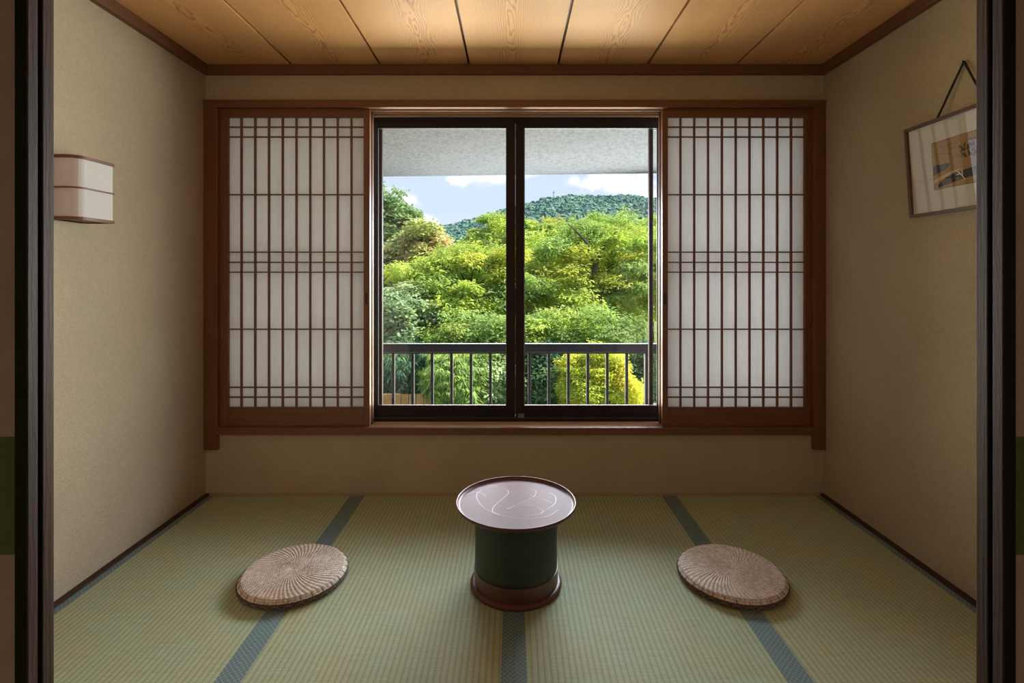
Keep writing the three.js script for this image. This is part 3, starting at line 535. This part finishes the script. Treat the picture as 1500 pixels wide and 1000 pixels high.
function taper(pts, r0) {                                  // a limb that thins toward its tip
  const n = 10, rad = 6, curve = new THREE.CatmullRomCurve3(pts), fr = curve.computeFrenetFrames(n, false), p = [], uv = [], id = [];
  for (let i = 0; i <= n; i++) { const c = curve.getPointAt(i / n), r = r0 * (1 - 0.85 * i / n); for (let j = 0; j <= rad; j++) { const a = (j / rad) * 2 * Math.PI, v = fr.normals[i].clone().multiplyScalar(Math.cos(a)).addScaledVector(fr.binormals[i], Math.sin(a)); p.push(c.x + v.x * r, c.y + v.y * r, c.z + v.z * r); uv.push(j / rad, i / n * 4); } }
  for (let i = 0; i < n; i++) for (let j = 0; j < rad; j++) { const a = i * (rad + 1) + j; id.push(a, a + rad + 1, a + 1, a + 1, a + rad + 1, a + rad + 2); }
  const g = new THREE.BufferGeometry(); g.setAttribute('position', new THREE.Float32BufferAttribute(p, 3)); g.setAttribute('uv', new THREE.Float32BufferAttribute(uv, 2)); g.setIndex(id); g.computeVertexNormals(); return g;
}
const sz3 = (px, py, d, depth) => V(px / 750 * d, py / 750 * d, depth ?? px / 750 * d);
const TREES = 'trees beyond the balcony', SHRUBS = 'garden shrubs below the railing';
{ // maple with the forked trunk
  const d = 13, w = (x, y, k = 1.3) => at(x, y, d - k), b = at(866, 495, d - 1.3); b.y = GROUND - 0.1;
  plant('maple_tree', 'bright green maple tree with a dark forked trunk', 'tree', TREES, at(872, 402, d), sz3(112, 74, d, 1.6), { tiers: 62, per: 110, fill: 0.5, lean: at(866, 0, d).x - at(872, 0, d).x, trunk: 0.10,
    limbs: [[b, w(866, 560), w(866, 470), w(868, 420), w(869, 372)], [w(869, 385), w(861, 358), w(845, 340), w(832, 328)], [w(869, 398), w(880, 372), w(890, 352), w(905, 338)], [w(867, 445), w(855, 430), w(845, 424), w(835, 420)], [w(868, 440), w(884, 430), w(900, 422), w(920, 420)], [w(869, 378), w(858, 370), w(848, 367), w(838, 362)]] });
}
plant('maple_tree', 'broad yellow-green maple crown on the lamp side of the window', 'tree', TREES, at(686, 428, 12), sz3(96, 72, 12, 1.6), { tiers: 62, per: 120, lean: 0.3 });
plant('maple_tree', 'light green maple with a thin upright trunk behind the meeting stiles', 'tree', TREES, at(785, 388, 17), sz3(64, 62, 17, 1.6), { tiers: 46, per: 120, trunk: 0.07, lean: 0.25, size: 1.15 });
plant('maple_tree', 'feathery light green maple top rising before the hill', 'tree', TREES, at(727, 362, 19), sz3(36, 44, 19, 1.2), { tiers: 26, per: 80, size: 1.2, tierR: 0.5 });
plant('maple_tree', 'feathery maple sprays rising above the forked maple before the hill', 'tree', TREES, at(890, 336, 16), sz3(46, 24, 16, 0.7), { tiers: 16, per: 45, size: 1.0, tierR: 0.5, fill: 0.3, flat: 0.5 });
plant('broadleaf_tree', 'dark green broadleaf tree filling the corner on the lamp side', 'tree', TREES, at(556, 372, 20), sz3(66, 84, 20, 2.2), { tiers: 70, per: 130, spray: 'broad', pal: DEEP, flat: 0.7, tierR: 0.7, size: 1.3, trunk: 0.2 });
plant('olive_toned_tree', 'tan and olive tree between the dark broadleaf tree and the maples', 'tree', TREES, at(617, 374, 18), sz3(42, 44, 18, 1.2), { tiers: 36, per: 120, spray: 'broad', pal: OLIVE, flat: 0.45, tierR: 0.5, size: 1.1 });
plant('maple_tree', 'tall maple crown on the picture side behind the forked maple', 'tree', TREES, at(942, 384, 18), sz3(66, 58, 18, 1.6), { tiers: 46, per: 120, size: 1.2, pal: MID });
for (const [x, y, d, rx, ry, pal, label] of [[590, 420, 26, 60, 46, DEEP, 'dark background tree behind the tan and olive tree'], [660, 410, 28, 60, 44, MID, 'background tree below the low end of the hill ridge'], [735, 410, 30, 60, 44, MAPLE, 'yellow-green background tree behind the feathery maple top'],
  [815, 404, 28, 60, 48, MID, 'background tree below the radio mast on the hill'], [890, 400, 30, 60, 48, MAPLE, 'yellow-green background tree behind the forked maple trunk'], [955, 405, 27, 60, 50, DEEP, 'dark background tree behind the tall maple on the picture side']])
  plant('background_tree', label, 'tree', TREES, at(x, y, d), sz3(rx, ry, d, 2), { tiers: 36, per: 90, spray: 'broad', pal, flat: 0.6, tierR: 1.0, size: 2.0, trunk: 0.15 });
// middle layer and shrubs below
plant('shrub', 'grey-green shrub mass above the railing on the lamp side', 'shrub', SHRUBS, at(590, 470, 10.5), sz3(52, 40, 10.5, 0.8), { tiers: 36, per: 110, spray: 'broad', pal: GREY, flat: 0.7, tierR: 0.32, size: 0.75, trunk: 0.04 });
plant('shrub', 'light green bushy shrub above the railing beside the meeting stiles', 'shrub', SHRUBS, at(700, 500, 10), sz3(60, 34, 10, 0.8), { tiers: 34, per: 110, pal: MID, flat: 0.6, tierR: 0.34, size: 0.8, trunk: 0.04 });
plant('shrub', 'mid green shrub below the forked maple trunk', 'shrub', SHRUBS, at(840, 490, 10.4), sz3(95, 30, 10.4, 0.7), { tiers: 46, per: 110, pal: MID, flat: 0.5, tierR: 0.4, size: 0.85, trunk: 0.04 });
plant('shrub', 'dark blue-green shrub seen through the bars above the wooden fence', 'shrub', SHRUBS, at(592, 540, 9.5), sz3(44, 38, 9.5, 0.5), { tiers: 30, per: 110, spray: 'hang', pal: TEAL, flat: 0.9, tierR: 0.26, size: 0.7, trunk: 0.03 });
plant('shrub', 'yellow-green drooping shrub seen through the bars', 'shrub', SHRUBS, at(664, 560, 9), sz3(34, 44, 9, 0.5), { tiers: 30, per: 110, spray: 'hang', pal: MID, flat: 0.9, tierR: 0.24, size: 0.65, trunk: 0.03 });
plant('shrub', 'silvery green shrub seen through the bars by the meeting stiles', 'shrub', SHRUBS, at(722, 566, 9.3), sz3(36, 46, 9.3, 0.5), { tiers: 30, per: 110, spray: 'broad', pal: GREY, flat: 0.9, tierR: 0.24, size: 0.6, trunk: 0.03 });
plant('shrub', 'dark green shrub with gaps seen through the bars beside the bright bush', 'shrub', SHRUBS, at(796, 560, 9.6), sz3(40, 46, 9.6, 0.5), { tiers: 30, per: 90, spray: 'broad', pal: TEAL, flat: 0.9, tierR: 0.25, size: 0.6, trunk: 0.03 });
plant('shrub', 'bright yellow-green maple bush seen through the bars', 'shrub', SHRUBS, at(876, 562, 8.8), sz3(46, 48, 8.8, 0.55), { tiers: 44, per: 130, spray: 'maple', pal: BRIGHT, flat: 0.6, tierR: 0.25, size: 0.62, trunk: 0.03 });
plant('shrub', 'deep green shrub seen through the bars by the railing post', 'shrub', SHRUBS, at(942, 566, 9.8), sz3(30, 48, 9.8, 0.5), { tiers: 26, per: 110, spray: 'fine', pal: TEAL, flat: 0.9, tierR: 0.26, size: 0.8, trunk: 0.03 });
plant('shrub', 'low dark shrubs filling the ground behind the bars', 'shrub', SHRUBS, at(750, 610, 11.5), sz3(230, 48, 11.5, 0.8), { tiers: 60, per: 90, spray: 'broad', pal: TEAL, flat: 0.9, tierR: 0.42, size: 0.8, trunk: 0 });
{ // wooden board fence in the garden
  const d = 8.6, f = thing('wooden_fence', 'brown wooden board fence below the dark blue-green shrub', 'fence', [0, GROUND, -d]);
  const tf = trimWood([0.42, 0.24, 0.09], [0.20, 0.10, 0.035], 0.9, 91); tf.repeat.set(1, 2); const mf = std({ map: tf, roughness: 0.85 });
  const topY = EYE - (577 - 401) / 750 * d - GROUND;
  for (let i = 0; i < 13; i++) { const x = -2.98 + i * 0.125; mesh('board', box(x, x + 0.117, 0.02, topY + rr(-0.01, 0.01), -0.01, 0.01, 'y', 0.003), mf, f); }
  mesh('fence_rail', box(-2.98, -1.36, topY - 0.25, topY - 0.18, -0.045, -0.0102, 'x', 0.003), mf, f);
  mesh('fence_post', box(-2.2, -2.12, 0, topY - 0.02, -0.13, -0.0452, 'y', 0.004), mf, f);
}
{ // wooded hill
  const prof = [[520, 352], [600, 336], [632, 330], [660, 328], [690, 320], [720, 311], [745, 304], [772, 297], [800, 288], [830, 285], [870, 285], [920, 285], [951, 289], [1010, 298], [1100, 320]];
  const ridge = (px) => { for (let i = 1; i < prof.length; i++) if (px <= prof[i][0]) { const t = clamp((px - prof[i - 1][0]) / (prof[i][0] - prof[i - 1][0])), s = t * t * (3 - 2 * t); return prof[i - 1][1] + (prof[i][1] - prof[i - 1][1]) * s; } return prof[prof.length - 1][1]; };
  const D = 460, X0 = -170, X1 = 240, Z0 = 220, NX = 82, NZ = 48, p = [], id = [];
  const hy = (x, z) => { const px = 750 + x / D * 750, top = EYE + (401 - ridge(clamp(px, 520, 1100))) / 750 * D - 4, t = clamp((z - Z0) / (D - Z0)); return GROUND + 4 + (top - GROUND - 4) * Math.pow(t, 1.25) * (z > D ? 1 - (z - D) / 160 : 1) + 7 * (fbm(x * 0.03, z * 0.03, 3, 0, 0, 8) - 0.5) * t * (1 - t) * 4; };
  for (let j = 0; j <= NZ; j++) for (let i = 0; i <= NX; i++) { const x = X0 + (X1 - X0) * i / NX, z = Z0 + (D + 80 - Z0) * j / NZ; p.push(x, hy(x, z), -z); }
  for (let j = 0; j < NZ; j++) for (let i = 0; i < NX; i++) { const a = j * (NX + 1) + i; id.push(a, a + 1, a + NX + 1, a + 1, a + NX + 2, a + NX + 1); }
  const g = new THREE.BufferGeometry(); g.setAttribute('position', new THREE.Float32BufferAttribute(p, 3)); g.setIndex(id); g.computeVertexNormals();
  const hill = struct('hill', g, std({ color: lin(0.05, 0.10, 0.06), roughness: 1 }), 'wooded hill on the horizon');
  const blob = new THREE.IcosahedronGeometry(1, 2), bp = blob.attributes.position; for (let i = 0; i < bp.count; i++) { const k = 0.8 + 0.45 * hash(Math.round(bp.getX(i) * 50), Math.round(bp.getY(i) * 50), Math.round(bp.getZ(i) * 50)); bp.setXYZ(i, bp.getX(i) * k, bp.getY(i) * k, bp.getZ(i) * k); } blob.computeVertexNormals();
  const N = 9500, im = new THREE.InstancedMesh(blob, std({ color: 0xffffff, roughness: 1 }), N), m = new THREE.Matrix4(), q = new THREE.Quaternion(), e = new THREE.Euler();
  for (let i = 0; i < N; i++) { const x = rr(X0, X1), z = Z0 + 30 + (D - Z0 - 22) * Math.sqrt(rnd()), s = rr(1.5, 3.3); e.set(rnd(), rnd() * 6, rnd()); q.setFromEuler(e); m.compose(V(x, hy(x, z) + s * 0.35, -z), q, V(s, s * rr(0.8, 1.3), s)); im.setMatrixAt(i, m); const k = rr(0.7, 1.3), c = rnd() < 0.3 ? [0.11, 0.20, 0.14] : [0.065, 0.145, 0.125]; im.setColorAt(i, lin(c[0] * k, c[1] * k, c[2] * k)); }  // bluish tree colours carry the haze of distance
  im.name = 'hill_forest'; im.castShadow = im.receiveShadow = true; tag(im, 'forest covering the distant hill, haze blue put into its green', 'forest', null, 'stuff'); scene.add(im);
  const mm = std({ color: lin(0.2, 0.22, 0.25), roughness: 0.6 }), mx = wx(811, D - 2), my = hy(mx, D - 2), mz = -(D - 2);
  mesh('radio_mast', merge([box(mx - 0.25, mx + 0.25, my, my + 9, mz - 0.25, mz + 0.25, 'y', 0), box(mx - 1.2, mx + 1.2, my + 7.2, my + 7.6, mz - 0.2, mz + 0.2, 'x', 0)]), mm, hill);
}

renderer.render(scene, camera);
